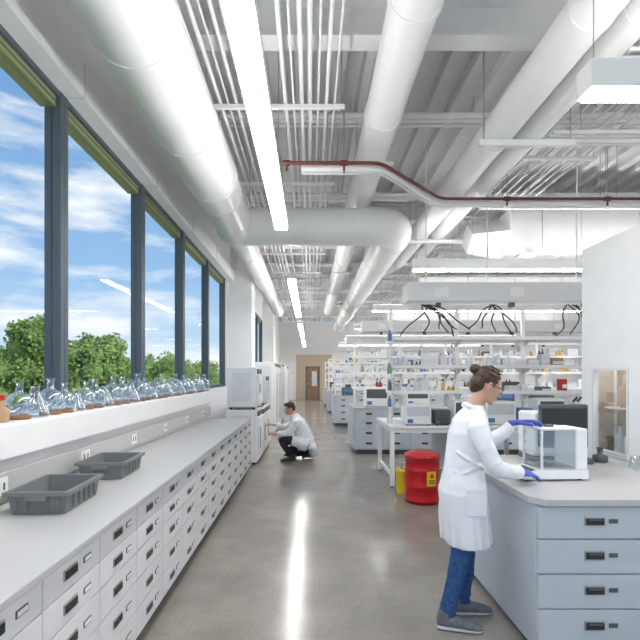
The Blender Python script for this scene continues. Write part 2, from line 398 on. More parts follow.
# ================================================================ LIGHTS
def lamp_y(x,y0,y1,z=3.3):
    b=MB(); b.box(x-.075,x+.075,y0,y1,z+.006,z+.09,WHITE); b.box(x-.068,x+.068,y0+.02,y1-.02,z-.03,z+.012,LIGHT); b.box(x-.06,x+.06,y0+.02,y1-.02,z+.085,z+.094,UPFILL)
    for yy in (y0+.5,(y0+y1)/2,y1-.5): b.tube([(x,yy,z+.09),(x,yy,ZR)],.004,STEEL,6)
    b.finish("linear_pendant_light")
def lamp_x(y,x0,x1,z=3.3):
    b=MB(); b.box(x0,x1,y-.075,y+.075,z+.006,z+.17,WHITE); b.box(x0+.02,x1-.02,y-.066,y+.066,z-.008,z+.012,LIGHT); b.box(x0+.02,x1-.02,y-.06,y+.06,z+.165,z+.174,UPFILL)
    for xx in (1.72,2.63,4.4,6.2,8,9.6): b.tube([(xx,y,z+.17),(xx,y,ZR)],.004,STEEL,6)
    b.finish("linear_pendant_light")
lamp_y(-.33,-1.0,5.2); lamp_y(-.33,8.0,13.0); lamp_y(-.33,15.0,20.0); lamp_y(-.33,22,27)
for yy in (-1.8,2.73,7.3,12.0,16.7,21.4,26): lamp_x(yy,1.66,9.8)
def carrier(y,x0):
    b=MB(); b.box(x0,9.8,y-.18,y+.18,2.68,2.96,BEAM,.01)
    for xx in [x0+.5+1.1*i for i in range(7)]:
        b.box(xx-.1,xx+.1,y-.19,y-.178,2.74,2.88,WHITE,.004); b.box(xx-.03,xx+.03,y-.05,y+.05,2.62,2.68,DARK)
    for xx in (1.74,2.66,4.0,5.2,6.4,7.6,8.8):
        b.tube([(xx,y,2.95),(xx,y,ZR)],.012,COND,8)
    b.finish("overhead_service_carrier")
carrier(6.75,1.42); carrier(11.4,1.3); carrier(16.2,1.3); carrier(21,1.3)
# ================================================================ BENCHES
def shelving(x0,x1,yc,z0,shelves,top,parentname="reagent_shelving",d=.2):
    b=MB(); n=max(2,int(round((x1-x0)/.95))+1)
    for i in range(n):
        xx=x0+(x1-x0)*i/(n-1)
        b.box(xx-.025,xx+.025,yc-.025,yc+.025,z0,top,WHITE,.004)
        for z in shelves:
            for s in (-1,1):
                b.add([(xx-.006,yc+s*.02,z),(xx-.006,yc+s*(d+.08),z),(xx-.006,yc+s*.02,z-.10),(xx+.006,yc+s*.02,z),(xx+.006,yc+s*(d+.08),z),(xx+.006,yc+s*.02,z-.10)],[(0,1,2),(3,5,4),(0,3,4,1),(1,4,5,2),(2,5,3,0)],WHITE)
    for z in shelves:
        for s in (-1,1):
            ya,yb=sorted((yc+s*.03,yc+s*(d+.1))); b.box(x0-.03,x1,ya,yb,z,z+.025,WHITE,.004)
            b.box(x0-.03,x1,yc+s*(d+.1)-.004,yc+s*(d+.1)+.004,z,z+.05,WHITE)
    b.box(x0,x1,yc-.02,yc+.02,top-.05,top,WHITE)
    b.finish(parentname)
def supplies(x0,x1,yc,levels,dens=.75,d=.2,name="shelf_supplies",w0=(.05,.24)):
    b=MB()
    for z in levels:
        for s in (-1,1):
            x=x0
            while x<x1-.2:
                w=random.uniform(*w0)
                if random.random()<dens:
                    y=yc+s*(.06+d/2); h=random.uniform(.06,.20); m=random.choice(SUP)
                    t=random.random()
                    if t<.5: b.box(x,x+w,y-.07,y+.07,z,z+h,m,.004); b.box(x+.01,x+w-.01,y-.073,y-.068,z+h*.3,z+h*.6,PAL[0])
                    else:
                        k=max(1,int(w/.07))
                        for q in range(k):
                            r=.03; xc=x+.035+q*.07
                            b.lathe((xc,y,z),[(r,0),(r,h*.65),(r*.45,h*.82),(r*.45,h)],m,10,caps=True)
                            b.lathe((xc,y,z),[(r*.5,h*.93),(r*.5,h+.015)],random.choice(SUP),8,caps=True)
                x+=w+.03
    b.finish(name)
def table(x0,x1,y0,y1,top=.88):
    b=MB(); b.box(x0,x1,y0,y1,top-.04,top,WHITE,.006); b.box(x0+.03,x1-.03,y0+.03,y1-.03,top-.10,top-.04,WHITE)
    n=4
    for i in range(n):
        xx=x0+.05+(x1-x0-.1)*i/(n-1)
        for yy in (y0+.06,y1-.06): b.box(xx-.03,xx+.03,yy-.03,yy+.03,.02,top-.1,WHITE,.004); b.lathe((xx,yy,0),[(.025,0),(.025,.025)],DARK,10,caps=True)
        b.box(xx-.02,xx+.02,y0+.06,y1-.06,.15,.19,WHITE)
    b.box(x0+.9,x0+1.5,y0+.08,y1-.1,.18,top-.1,CABB,.006)
    z=.18
    for h in (.2,.2,.2):
        b.box(x0+.905,x0+1.495,y0+.06,y0+.08,z+.003,z+h-.003,CABB,.003); handle_y(b,x0+1.2,y0+.06,z+h*.6); z+=h
    b.finish("laboratory_table")
table(1.12,4.4,6.35,7.6)
shelving(1.25,4.3,6.95,.882,[1.32,1.70,2.12],2.66)
supplies(1.3,4.2,6.95,[1.346,1.726],.7) 
def instrument(x,y,z,w,d,h,name="benchtop_instrument",face=None,col=WHITE):
    b=MB(); b.box(x,x+w,y,y+d,z+.012,z+h,col,.018)
    for sx in (x+.04,x+w-.04):
        for sy in (y+.04,y+d-.04): b.lathe((sx,sy,z),[(.015,0),(.015,.014)],BLACK,8,caps=True)
    b.box(x+w*.08,x+w*.92,y-.006,y+.004,z+h*.45,z+h*.9,face or DARK,.004); b.box(x+w*.1,x+w*.3,y-.012,y+.002,z+h*.12,z+h*.3,PAL[3],.003)
    b.lathe((x+w*.75,y,z+h*.22),[(0.001,0),(.02,0)],DARK,10); b.finish(name)
instrument(1.35,6.4,.882,.38,.3,.3,face=PAL[8]); instrument(1.78,6.4,.882,.22,.26,.22,col=DARK); instrument(2.05,6.4,.882,.3,.3,.36); instrument(2.5,6.42,.882,.45,.3,.34,face=PAL[8]); instrument(3.0,6.42,.882,.2,.25,.24,col=PAL[3],face=BLACK); instrument(3.25,6.42,.882,.4,.3,.38)
b=MB(); mx_,my_,mz_=3.85,6.55,.882
b.box(mx_-.09,mx_+.09,my_-.13,my_+.12,mz_,mz_+.04,WHITE,.01); b.box(mx_-.03,mx_+.03,my_+.04,my_+.1,mz_+.04,mz_+.32,WHITE,.01); b.box(mx_-.07,mx_+.07,my_-.1,my_+.04,mz_+.14,mz_+.155,DARK,.003); b.box(mx_-.03,mx_+.03,my_-.08,my_+.08,mz_+.27,mz_+.33,WHITE,.01)
b.tube([(mx_,my_-.03,mz_+.27),(mx_,my_-.03,mz_+.19)],[.022,.012],DARK,10)
for s in (-.03,.03): b.tube([(mx_+s,my_-.02,mz_+.33),(mx_+s,my_-.11,mz_+.40)],.014,BLACK,10)
b.finish("microscope")
b=MB()
for i in range(16):
    x0=1.75+random.choice([0,.03,.9,.95,1.0,2.1,2.15])+random.uniform(-.08,.08); x1=x0+random.uniform(-.45,.7); zt=2.64; zb=random.uniform(2.15,2.3); dr=random.uniform(0,.12)
    P=[]
    for k in range(13):
        t=k/12; P.append((x0+(x1-x0)*t+.05*math.sin(6*t+i),6.68-.12*math.sin(math.pi*t),zt+(zb-zt)*(t**1.6)-dr*math.sin(math.pi*t)+.0))
    b.tube(P,.010,BLACK,6)
b.finish("power_cables")
def bench(y0,x0,x1=9.6,d=1.4,top=.95):
    b=MB(); b.box(x0+.03,x1,y0+.03,y0+d-.03,.1,top-.04,CABB); b.box(x0+.08,x1,y0+.09,y0+d-.09,0,.1,DARK); b.box(x0,x1,y0,y0+d,top-.04,top,COUNTER,.006)
    x=x0+.04
    while x<x1-.5:
        z=top-.05
        for h in (.17,.2,.2,.22):
            b.box(x+.004,x+.556,y0+.012,y0+.03,z-h+.004,z-.003,CABB,.003); handle_y(b,x+.28,y0+.012,z-h*.45); z-=h
        x+=.56
    b.box(x0+.01,x0+.03,y0+.06,y0+d*.48,.12,top-.06,CABB,.004); b.box(x0+.01,x0+.03,y0+d*.52,y0+d-.06,.12,top-.06,CABB,.004)
    b.finish("laboratory_bench")
for yy,x0 in ((9.0,.86),(14.0,.72),(18.8,.72),(23.2,.72)):
    bench(yy,x0); shelving(x0+.1,x0+5,yy+.7,.952,[1.3,1.62,1.95],2.3,d=.22); supplies(x0+.1,x0+5,yy+.7,[1.326,1.646,1.976],.65,d=.22)
    for q in range(5): instrument(x0+.2+q*.85+random.uniform(0,.15),yy+.08,.952,random.uniform(.3,.5),.28,random.uniform(.24,.42),face=random.choice([DARK,PAL[8],PAL[3]]),col=random.choice([WHITE,WHITE,BEAM,DARK]))
b=MB()
for k in range(6):
    z=.884+.0+k*.24
    b.box(1.135,1.20,6.55,6.68,z,z+.012,WHITE)
    for q in range(2): b.lathe((1.166,6.585+.06*q,z+.012),[(.026,0),(.026,.1),(.012,.13),(.012,.16)],PAL[(k*3+q*5)%12],10,caps=True)
b.box(1.195,1.205,6.55,6.68,.882,2.3,WHITE)
b.finish("bottle_rack")
def can(x,y):
    b=MB(); R=.215
    b.lathe((x,y,.0),[(R*.93,0),(R*.93,.02),(R,.02),(R,.055),(R*.985,.06),(R*.985,.20),(R,.205),(R,.225),(R*.985,.23),(R*.985,.40),(R,.405),(R,.425),(R*.985,.43),(R*.985,.555),(R*1.03,.56),(R*1.03,.60),(R*.97,.605),(R*.8,.63),(R*.3,.65),(0.001,.652)],RED,36)
    b.box(x-.05,x+.05,y-R-.045,y-R,.57,.60,RED,.005); b.box(x-.04,x+.04,y+R-.02,y+R+.03,.5,.62,STEEL,.004)
    for s in (-1,1): b.tube([(x+s*R,y,.50),(x+s*(R+.04),y,.49),(x+s*(R+.04),y,.42),(x+s*R,y,.41)],.007,STEEL,8)
    for i in range(6):
        a0=-math.pi/2+.02+i*.1;a1=a0+.1;rr=R+.003
        vs=[(x+rr*math.cos(a0),y+rr*math.sin(a0),.24),(x+rr*math.cos(a1),y+rr*math.sin(a1),.24),(x+rr*math.cos(a1),y+rr*math.sin(a1),.42),(x+rr*math.cos(a0),y+rr*math.sin(a0),.42)]
        b.add(vs,[(0,1,2,3)],YEL)
        if 0<i<5:
            rr=R+.005
            for z,hh in ((.27,.012),(.30,.012),(.34,.045)):
                vs=[(x+rr*math.cos(a0),y+rr*math.sin(a0),z),(x+rr*math.cos(a1),y+rr*math.sin(a1),z),(x+rr*math.cos(a1),y+rr*math.sin(a1),z+hh),(x+rr*math.cos(a0),y+rr*math.sin(a0),z+hh)]
                if hh<.02 or i in(2,3): b.add(vs,[(0,1,2,3)],BLACK if hh<.02 else RED)
    b.finish("oily_waste_can")
can(1.42,5.7)
b=MB(); b.lathe((1.25,6.12,0),[(.07,0),(.085,.28),(.09,.29),(.09,.31),(.08,.32),(.04,.34)],YEL,20,caps=True); b.finish("yellow_waste_bin")
# ================================================================ RIGHT FOREGROUND BENCH
b=MB(); x0,x1,y0,y1=1.28,2.54,2.53,3.92
b.box(x0+.02,x1,y0+.02,y1,.08,.87,CABB); b.box(x0+.05,x1,y0+.07,y1-.05,0,.08,DARK)
b.box(x0,x0+.02,y0+.02,y1,.04,.865,CABB,.003)
x=x0
for wd in (.64,.62):
    z=.862
    for h in (.187,.197,.197,.2):
        b.box(x+.004,x+wd-.004,y0,y0+.02,z-h+.004,z-.003,CABB,.004); handle_y(b,x+wd*.5,y0,z-h*.45,.10)
        b.box(x+wd*.5+.08,x+wd*.5+.13,y0-.003,y0+.001,z-h*.45-.012,z-h*.45+.012,DARK) ; z-=h
    x+=wd
b.add([(x0-.03,y1,.87),(x0-.03,y0+.06,.87),(x0+.03,y0-.03,.87),(x1,y0-.03,.87),(x1,y1,.87),(x0-.03,y1,.905),(x0-.03,y0+.06,.905),(x0+.03,y0-.03,.905),(x1,y0-.03,.905),(x1,y1,.905)],[(0,1,2,3,4),(9,8,7,6,5),(0,5,6,1),(1,6,7,2),(2,7,8,3),(3,8,9,4),(4,9,5,0)],COUNTER)
b.finish("laboratory_bench")
b=MB(); X0=2.55;ya,yb=3.0,4.22; zt=2.77; wy0,wy1,wz0,wz1=3.62,4.04,.95,1.64
b.box(X0,X0+.04,ya,wy0,0,zt,WHITE); b.box(X0,X0+.04,wy1,yb,0,zt,WHITE); b.box(X0,X0+.04,wy0,wy1,0,wz0,WHITE); b.box(X0,X0+.04,wy0,wy1,wz1,zt,WHITE)
b.box(X0+.04,4.4,yb-.04,yb,0,zt,WHITE); b.box(X0+.04,4.4,ya,ya+.04,0,zt,WHITE); b.box(X0+.04,4.36,ya+.04,yb-.04,zt-.04,zt,WHITE); b.box(4.36,4.4,ya+.04,yb-.04,0,zt,WHITE); b.box(X0+.04,4.36,ya+.04,yb-.04,.86,.9,COUNTER)
for a in ((wy0-.02,wy0,wz0-.02,wz1+.02),(wy1,wy1+.02,wz0-.02,wz1+.02),(wy0,wy1,wz0-.02,wz0),(wy0,wy1,wz1,wz1+.02)):
    b.box(X0-.008,X0-.001,a[0],a[1],a[2],a[3],BEAM)
b.box(X0+.01,X0+.016,wy0,wy1,wz0,wz1,SHIELD)
b.box(X0+.3,X0+.34,ya+.04,yb-.04,.9,2.0,TAN)
b.box(X0+.1,X0+.2,wy0-.3,wy1+.1,1.95,1.97,HOODFILL); b.box(X0+.06,X0+.26,yb-.06,yb-.041,.9,2.0,TAN)  # added fill strip above the hood window, then tan backing
for q,m in ((3.68,7),(3.8,0),(3.92,8)): b.lathe((X0+.15,q,.9),[(.04,0),(.04,.16),(.015,.21),(.015,.25)],PAL[m],12,caps=True)
b.box(X0+.12,X0+.28,wy0-.1,wy1+.05,1.3,1.315,BEAM)
for q,m in ((3.66,10),(3.78,0),(3.9,7)): b.lathe((X0+.18,q,1.316),[(.035,0),(.035,.14),(.015,.18),(.015,.21)],PAL[m],12,caps=True)
b.finish("fume_hood")
def balance(x,y,z,yaw=0,s=1):
    b=MB(); M=Matrix.Translation((x,y,z))@Matrix.Rotation(yaw,4,'Z')@Matrix.Scale(s,4)
    b.add([(-.24,-.12,.012),(.20,-.12,.012),(.20,.12,.012),(-.24,.12,.012),(-.24,-.12,.03),(.20,-.12,.07),(.20,.12,.07),(-.24,.12,.03),(-.12,-.12,.07),(-.12,.12,.07)],
      [(0,3,2,1),(0,1,5,8,4),(3,7,9,6,2),(1,2,6,5),(0,4,7,3),(4,8,9,7),(8,5,6,9)],WHITE,False,M)
    for q in((-.2,-.09),(-.2,.09),(.16,-.09),(.16,.09)): b.lathe((q[0],q[1],0),[(.015,0),(.015,.013)],BLACK,8,M,True)
    b.add([(-.225,-.08,.037),(-.135,-.08,.067),(-.135,.08,.067),(-.225,.08,.037)],[(0,1,2,3)],DARK,False,M)
    b.box(-.11,.19,-.112,.112,.07,.085,STEEL,.003,M)
    for px in (-.11,.12):
        for py in (-.112,.112): b.box(px-.006,px+.006,py-.006,py+.006,.07,.335,BEAM,0,M)
    b.box(-.11,.12,-.114,-.110,.085,.33,SHIELD,0,M); b.box(-.11,.12,.110,.114,.085,.33,SHIELD,0,M); b.box(-.114,-.110,-.11,.11,.085,.33,SHIELD,0,M)
    b.box(.12,.20,-.115,.115,.07,.34,WHITE,.01,M); b.box(-.118,.125,-.118,.118,.33,.342,BEAM,.003,M)
    b.lathe((0,0,.085),[(.045,.02),(.045,.026),(.006,.026)],STEEL,20,M,True); b.lathe((0,0,.08),[(.008,0),(.008,.03)],STEEL,10,M,True)
    b.box(-.03,.03,-.015,.015,.342,.358,DARK,.004,M)
    b.finish("analytical_balance")
balance(1.62,3.06,.907,0.05,1.0)
b=MB(); b.box(1.78,2.2,3.48,3.86,.907,.95,DARK,.01); b.box(1.80,2.18,3.52,3.56,1.03,1.37,DARK,.012); b.box(1.82,2.16,3.512,3.522,1.06,1.34,BLACK); b.box(1.95,2.03,3.56,3.64,.95,1.25,DARK,.01); b.box(1.78,2.2,3.58,3.86,.95,1.30,WHITE,.02)
b.finish("instrument_with_screen")
b=MB(); b.lathe((2.32,3.6,.907),[(.05,0),(.055,.01),(.055,.05),(.02,.06),(.02,.10),(.03,.11),(.001,.12)],DARK,16,caps=True); b.finish("magnetic_stirrer")
b=MB(); b.lathe((2.42,3.35,.907),[(.04,0),(.04,.09),(.036,.09),(.036,.01)],FLASK,16); b.finish("glass_beaker")
# ================================================================ LEFT EQUIPMENT
def incubator(y0,y1,x0,x1,z0,z1,name,col=WHITE):
    b=MB(); b.box(x0,x1,y0,y1,z0+.04,z1,col,.02)
    for yy in (y0+.06,y1-.06):
        for xx in (x0+.06,x1-.06): b.box(xx-.025,xx+.025,yy-.025,yy+.025,z0,z0+.05,BLACK)
    b.box(x1,x1+.04,y0+.02,y1-.02,z0+.1,z1-.14,col,.01); b.box(x1,x1+.02,y0+.05,y1-.05,z1-.12,z1-.03,DARK,.005)
    b.box(x1+.04,x1+.06,y0+.08,y0+.11,z0+.3,z1-.3,STEEL,.004)
    b.box(x0+.1,x1-.1,y0-.006,y0+.004,z0+.15,z1-.1,BEAM,.003)
    return b.finish(name)
incubator(8.0,8.75,-1.5,-.94,0,.98,"laboratory_incubator"); incubator(8.02,8.72,-1.48,-.95,.982,1.74,"laboratory_incubator")
incubator(8.85,9.5,-1.5,-.94,0,.95,"laboratory_incubator",BEAM)
incubator(9.6,10.4,-1.5,-.94,0,.95,"laboratory_incubator"); incubator(9.62,10.3,-1.48,-.95,.952,1.6,"laboratory_incubator",PAL[8])
incubator(12.2,13.2,-1.8,-.95,0,1.95,"upright_freezer"); incubator(13.4,14.3,-1.8,-.95,0,1.95,"upright_freezer"); incubator(15.4,16.4,-1.8,-.95,0,2.0,"upright_freezer",BEAM); incubator(19.5,20.5,-1.8,-1.0,0,2.0,"upright_freezer")
b=MB(); b.box(-1.45,-.97,8.9,9.4,.952,.98,DARK,.005); b.box(-1.4,-1.0,8.95,9.35,.98,1.3,WHITE,.02); b.box(-1.0,-.99,9.0,9.3,1.05,1.25,DARK,.003); b.finish("benchtop_centrifuge")
# ================================================================ PEOPLE
def basis(o,x,z):
    x=V(x).normalized(); z=V(z); z=(z-x*z.dot(x)).normalized(); y=z.cross(x)
    M=Matrix((x,y,z)).transposed().to_4x4(); M.translation=V(o); return M
def hand(name,parent,o,xdir,palm_up,side,curl,m,s=1.0):
    M=basis(o,xdir,palm_up)@Matrix.Scale(s,4); b=MB()
    b.loft([((-.05,0,0),(0,.024,0),(0,0,.021)),((0,0,0),(0,.027,0),(0,0,.019)),((.03,0,0),(0,.037,0),(0,0,.017)),((.065,0,0),(0,.041,0),(0,0,.015)),((.088,0,-.001),(0,.038,0),(0,0,.012))],m,16,True,True,M)
    for q,L,cf in ((-.030,.058,1.15),(-.010,.070,1.05),(.010,.076,1.0),(.030,.068,.9)):
        q*=side; p=V((.075,q,0)); a=.08; pts=[p.copy()]; seg=[.022+0,L*.42,L*.33,L*.27]
        for i,l in enumerate(seg):
            d=V((math.cos(a),(q*4.0),-math.sin(a))).normalized(); p=p+d*l; pts.append(p.copy()); a+=curl*cf*(1 if i else .7)
        b.tube(pts,[.0095,.0095,.0088,.0082,.0063],m,10,True,M)
    p=V((.018,side*.024,-.006)); pts=[p.copy()]
    for d,l in (((.6,side*.75,-.25),.035),((.82,side*.5,-.35),.03),((.93,side*.1,-.45),.024)):
        p=p+V(d).normalized()*l; pts.append(p.copy())
    b.tube(pts,[.014,.0125,.011,.008],m,10,True,M)
    return b.finish(name,parent,remesh=.003,smooth_it=2)
def head(parent,c,yaw,pitch,hairm,style,neck_to,s=1.0,roll=0):
    M=Matrix.Translation(c)@Matrix.Rotation(yaw,4,'Z')@Matrix.Rotation(pitch,4,'Y')@Matrix.Scale(s,4)
    b=MB()
    b.ell((-.012,0,.028),(.093,.073,.086),SKIN,M); b.ell((.022,0,-.02),(.066,.062,.072),SKIN,M); b.ell((.030,0,-.062),(.052,.047,.045),SKIN,M)
    b.ell((.066,0,-.098),(.017,.02,.015),SKIN,M)
    b.loft([((.080,0,.012),(.004,0,0),(0,.008,0)),((.094,0,-.012),(.009,0,0),(0,.010,0)),((.101,0,-.030),(.013,0,0),(0,.014,0)),((.088,0,-.042),(.008,0,0),(0,.011,0))],SKIN,12,True,True,M)
    b.ell((.078,.024,.016),(.012,.022,.008),SKIN,M); b.ell((.078,-.024,.016),(.012,.022,.008),SKIN,M)
    b.ell((.082,0,-.060),(.010,.023,.008),SKIN,M); b.ell((.08,0,-.071),(.010,.02,.007),SKIN,M)
    for sy in (-1,1): b.ell((-.006,sy*.078,-.010),(.018,.009,.031),SKIN,M,12,8)
    nt=M.inverted()@V(neck_to); b.tube([(-.015,0,-.03),(-.02,0,-.08),tuple(nt)],[.05,.048,.055],SKIN,16,True,M)
    b.finish("head",parent,remesh=.004,smooth_it=3)
    b=MB()
    for sy in (-1,1):
        b.ell((.076,sy*.030,.000),(.010,.014,.008),EYEW,M,12,8); b.ell((.084,sy*.030,.000),(.004,.006,.006),EYEB,M,10,6)
        b.tube([(.083,sy*.014,.020),(.086,sy*.03,.024),(.078,sy*.048,.018)],.003,hairm,6,True,M)
    b.ell((.090,0,-.061),(.004,.020,.0035),LIP,M,12,6); b.ell((.089,0,-.069),(.004,.017,.004),LIP,M,12,6)
    b.finish("face_features",parent)
    b=MB()
    b.ell((-.025,0,.046),(.093,.0795,.083),hairm,M); b.ell((-.062,0,.0),(.056,.070,.074),hairm,M)
    if style=="bun":
        b.ell((-.122,0,.070),(.034,.038,.034),hairm,M); b.ell((-.112,0,.088),(.022,.026,.018),hairm,M)
        b.ell((-.07,0,-.045),(.035,.048,.035),hairm,M)
        for k in range(7):
            a=(k-3)*.42
            b.tube([(.045*math.cos(a*.3),.07*math.sin(a),.046+.078*math.cos(a)),(-.03,.083*math.sin(a),.046+.086*math.cos(a)),(-.10,.03*math.sin(a),.072+.02*math.cos(a))],[.004,.007,.006],hairm,8,True,M)
        for sy in (-1,1): b.tube([(.030,sy*.068,.045),(.016,sy*.076,.015),(.012,sy*.074,-.01)],[.008,.007,.003],hairm,8,True,M)
    else:
        b.ell((.03,0,.098),(.055,.06,.028),hairm,M)
        for sy in (-1,1): b.tube([(.02,sy*.072,.05),(.012,sy*.077,.0)],.009,hairm,8,True,M)
    b.finish("hair",parent,remesh=.0035,smooth_it=1,disp=(.012,.004))
    return M
def shoe(parent,heel,toe,name,m=SNEAK,sole=SOLE):
    h=V(heel);t=V(toe); d=(t-h); L=d.length; M=basis(h,d,(0,0,1)); b=MB()
    R=[(0,.028,.03,.05),(.03,.036,.045,.06),(.3*L,.038,.047,.055),(.5*L,.041,.040,.045),(.72*L,.047,.03,.035),(.9*L,.042,.023,.028),(L,.022,.012,.02)]
    b.loft([((x,0,zc),(0,w,0),(0,0,hh)) for x,w,hh,zc in R],m,16,True,True,M)
    b.tube([(.035,0,.05),(.05,0,.11)],[.042,.043],m,14,True,M)
    b.loft([((x,0,.014),(0,w*1.06,0),(0,0,.014)) for x,w,hh,zc in R],sole,16,True,True,M)
    for i in range(4):
        x=L*(.36+.09*i); b.tube([(x,-.026,.082-.011*i),(x,.026,.082-.011*i)],.0045,sole,6,True,M)
    return b.finish(name,parent)
W=empty("standing_woman_scientist",(.98,2.93,0))
b=MB()
T=[(.52,1.015,.142,.182),(.65,1.003,.146,.185),(.85,.990,.147,.182),(1.0,1.000,.122,.152),(1.12,1.015,.122,.160),(1.23,1.03,.120,.172),(1.31,1.042,.100,.165),(1.355,1.055,.078,.125),(1.385,1.065,.062,.075),(1.405,1.07,.058,.062)]
b.loft([((x,2.93,z),(u,0,0),(0,w,0)) for z,x,u,w in T],COAT,32)
b.tube([(1.045,2.80,1.31),(1.03,2.755,1.27),(1.055,2.715,1.17),(1.10,2.70,1.06),(1.13,2.705,1.03),(1.20,2.735,1.015),(1.285,2.79,.998)],[.055,.066,.058,.054,.055,.048,.042],COAT,18)
b.tube([(1.06,3.06,1.31),(1.07,3.10,1.27),(1.14,3.12,1.19),(1.21,3.12,1.145),(1.26,3.11,1.15),(1.33,3.09,1.20),(1.375,3.08,1.245)],[.055,.064,.058,.055,.053,.048,.043],COAT,18)
b.tube([(1.265,2.777,1.002),(1.292,2.794,.997)],.046,COAT,18); b.tube([(1.36,3.082,1.232),(1.38,3.078,1.25)],.046,COAT,18)
for c,n,r in (((1.06,2.712,1.16),(.35,-.1,-.9),.058),((1.10,2.70,1.075),(.5,0,-.85),.0555),((1.15,2.715,1.027),(.9,.3,-.2),.054),((1.19,2.73,1.018),(.9,.35,-.1),.050)):
    M=basis(c,n,(0,-1,.2)); b.loft([((-.006,0,0),(0,r*.99,0),(0,0,r*.99)),((0,0,0),(0,r*1.04,0),(0,0,r*1.04)),((.006,0,0),(0,r*.99,0),(0,0,r*.99))],COAT,18,True,True,M)
b.tube([(1.02,2.99,1.40),(1.01,2.93,1.415),(1.02,2.87,1.40),(1.07,2.855,1.375),(1.13,2.89,1.33)],[.014,.016,.016,.016,.010],COAT,10)
b.tube([(1.02,2.99,1.40),(1.07,3.005,1.375),(1.13,2.97,1.33)],[.014,.016,.010],COAT,10)
b.tube([(1.13,2.885,1.33),(1.148,2.90,1.20),(1.14,2.925,1.08)],[.012,.014,.006],COAT,8)
for k,a in enumerate([.2,.8,1.3,1.9,2.4,2.9,3.35,3.8,4.2,4.6,5.0,5.45,5.9]):
    ca,sa=math.cos(a),math.sin(a); j=.008*math.sin(k*2.3)
    b.tube([(1.015+.140*ca+j,2.93+.180*sa,.523),(1.0+.142*ca+j,2.93+.181*sa,.70),(.995+.130*ca,2.93+.160*sa,.88+.05*math.sin(k*1.7))],[.015,.011,.003],COAT,8)
for z,t in ((1.08,.05),(1.0,-.04),(.94,.06)):
    b.tube([(.90,2.83,z+t),(.97,2.775,z),(1.06,2.785,z-t),(1.10,2.82,z-t*1.4)],[.003,.009,.009,.003],COAT,8)
b.finish("lab_coat",W,remesh=.0065,smooth_it=3,disp=(.14,.010))
b=MB(); b.box(.955,1.075,2.733,2.748,.74,.90,COAT,.004); b.box(.955,1.075,2.729,2.744,.885,.905,COAT,.003)
for z in (.6,.75,.9,1.05,1.18): b.lathe((0,0,0),[(.009,0),(.009,.004)],WHITE,10,Matrix.Translation((1.150 if z<.9 else 1.127,2.93,z))@Matrix.Rotation(math.pi/2,4,'Y'),True)
b.finish("coat_pocket",W)
b=MB(); b.loft([((.99,2.93,.80),(.11,0,0),(0,.15,0)),((.99,2.93,.68),(.10,0,0),(0,.14,0))],JEAN,20)
b.tube([(.985,2.87,.78),(.975,2.86,.62),(.955,2.855,.47),(.915,2.85,.28),(.875,2.85,.13),(.868,2.85,.085)],[.085,.078,.062,.053,.047,.052],JEAN,18)
b.tube([(1.0,2.99,.78),(1.02,2.99,.62),(1.035,2.995,.47),(1.04,3.005,.28),(1.02,3.015,.13),(1.018,3.015,.085)],[.085,.078,.062,.053,.047,.052],JEAN,18)
for z,x,y in ((.44,.95,2.855),(.41,.944,2.855),(.16,.885,2.85),(.13,.878,2.85),(.43,1.036,2.996),(.15,1.025,3.014)):
    r=.059 if z>.3 else .052
    b.tube([(x-.003,y,z-.012),(x,y,z),(x+.003,y,z+.012)],[r*.95,r*1.06,r*.95],JEAN,16)
b.finish("jeans",W,remesh=.007,smooth_it=2,disp=(.05,.009))
shoe(W,(.805,2.85,0),(1.075,2.80,0),"sneaker_right"); shoe(W,(.955,3.01,0),(1.22,3.03,0),"sneaker_left")
hand("glove_right",W,(1.315,2.81,.99),(.9,.42,-.12),(-.1,-.35,.9),1,.33,GLOVE)
hand("glove_left",W,(1.41,3.075,1.275),(.9,-.12,.12),(-.2,.2,.95),-1,.42,GLOVE)
HM=head(W,(1.155,2.93,1.53),-.05,.42,HAIR,"bun",(1.065,2.93,1.37),.97)
b=MB()
for sy in (-1,1):
    b.tube([(.098,sy*.004,.006),(.100,sy*.03,.020),(.088,sy*.060,.016),(.086,sy*.060,-.014),(.098,sy*.03,-.022),(.100,sy*.008,-.010)],.003,DARK,6,True,HM); b.tube([(.086,sy*.062,.008),(.04,sy*.078,.008),(-.01,sy*.086,.010)],.0035,DARK,6,True,HM)
    b.add([(.098,sy*.005,.018),(.087,sy*.060,.016),(.085,sy*.060,-.016),(.098,sy*.005,-.02)],[(0,1,2,3)],SHIELD,False,HM)
b.finish("safety_glasses",W)
P=empty("crouching_man_scientist",(-.2,8.5,0))
b=MB()
T=[((-.06,8.5,.22),.17,.20),((-.09,8.5,.36),.17,.20),((-.13,8.5,.50),.155,.19),((-.18,8.5,.62),.145,.20),((-.23,8.5,.73),.13,.21),((-.27,8.5,.80),.10,.17),((-.295,8.5,.845),.065,.08),((-.305,8.5,.865),.06,.065)]
b.loft([(c,(u,0,.25*u),(0,w,0)) for c,u,w in T],COAT,24)
b.tube([(-.25,8.34,.77),(-.27,8.28,.73),(-.33,8.25,.62),(-.40,8.25,.53),(-.48,8.27,.52),(-.60,8.31,.52)],[.06,.072,.065,.06,.055,.045],COAT,16)
b.tube([(-.25,8.66,.77),(-.28,8.72,.73),(-.38,8.73,.65),(-.46,8.72,.60),(-.55,8.68,.61),(-.66,8.64,.64)],[.06,.072,.065,.06,.055,.045],COAT,16)
b.tube([(-.06,8.36,.30),(-.22,8.33,.36),(-.34,8.33,.38)],[.13,.11,.085],COAT,16); b.tube([(-.06,8.64,.30),(-.2,8.66,.28),(-.3,8.66,.25)],[.13,.11,.085],COAT,16)
b.tube([(.05,8.36,.28),(.06,8.5,.14),(.05,8.64,.28)],[.07,.09,.07],COAT,14)
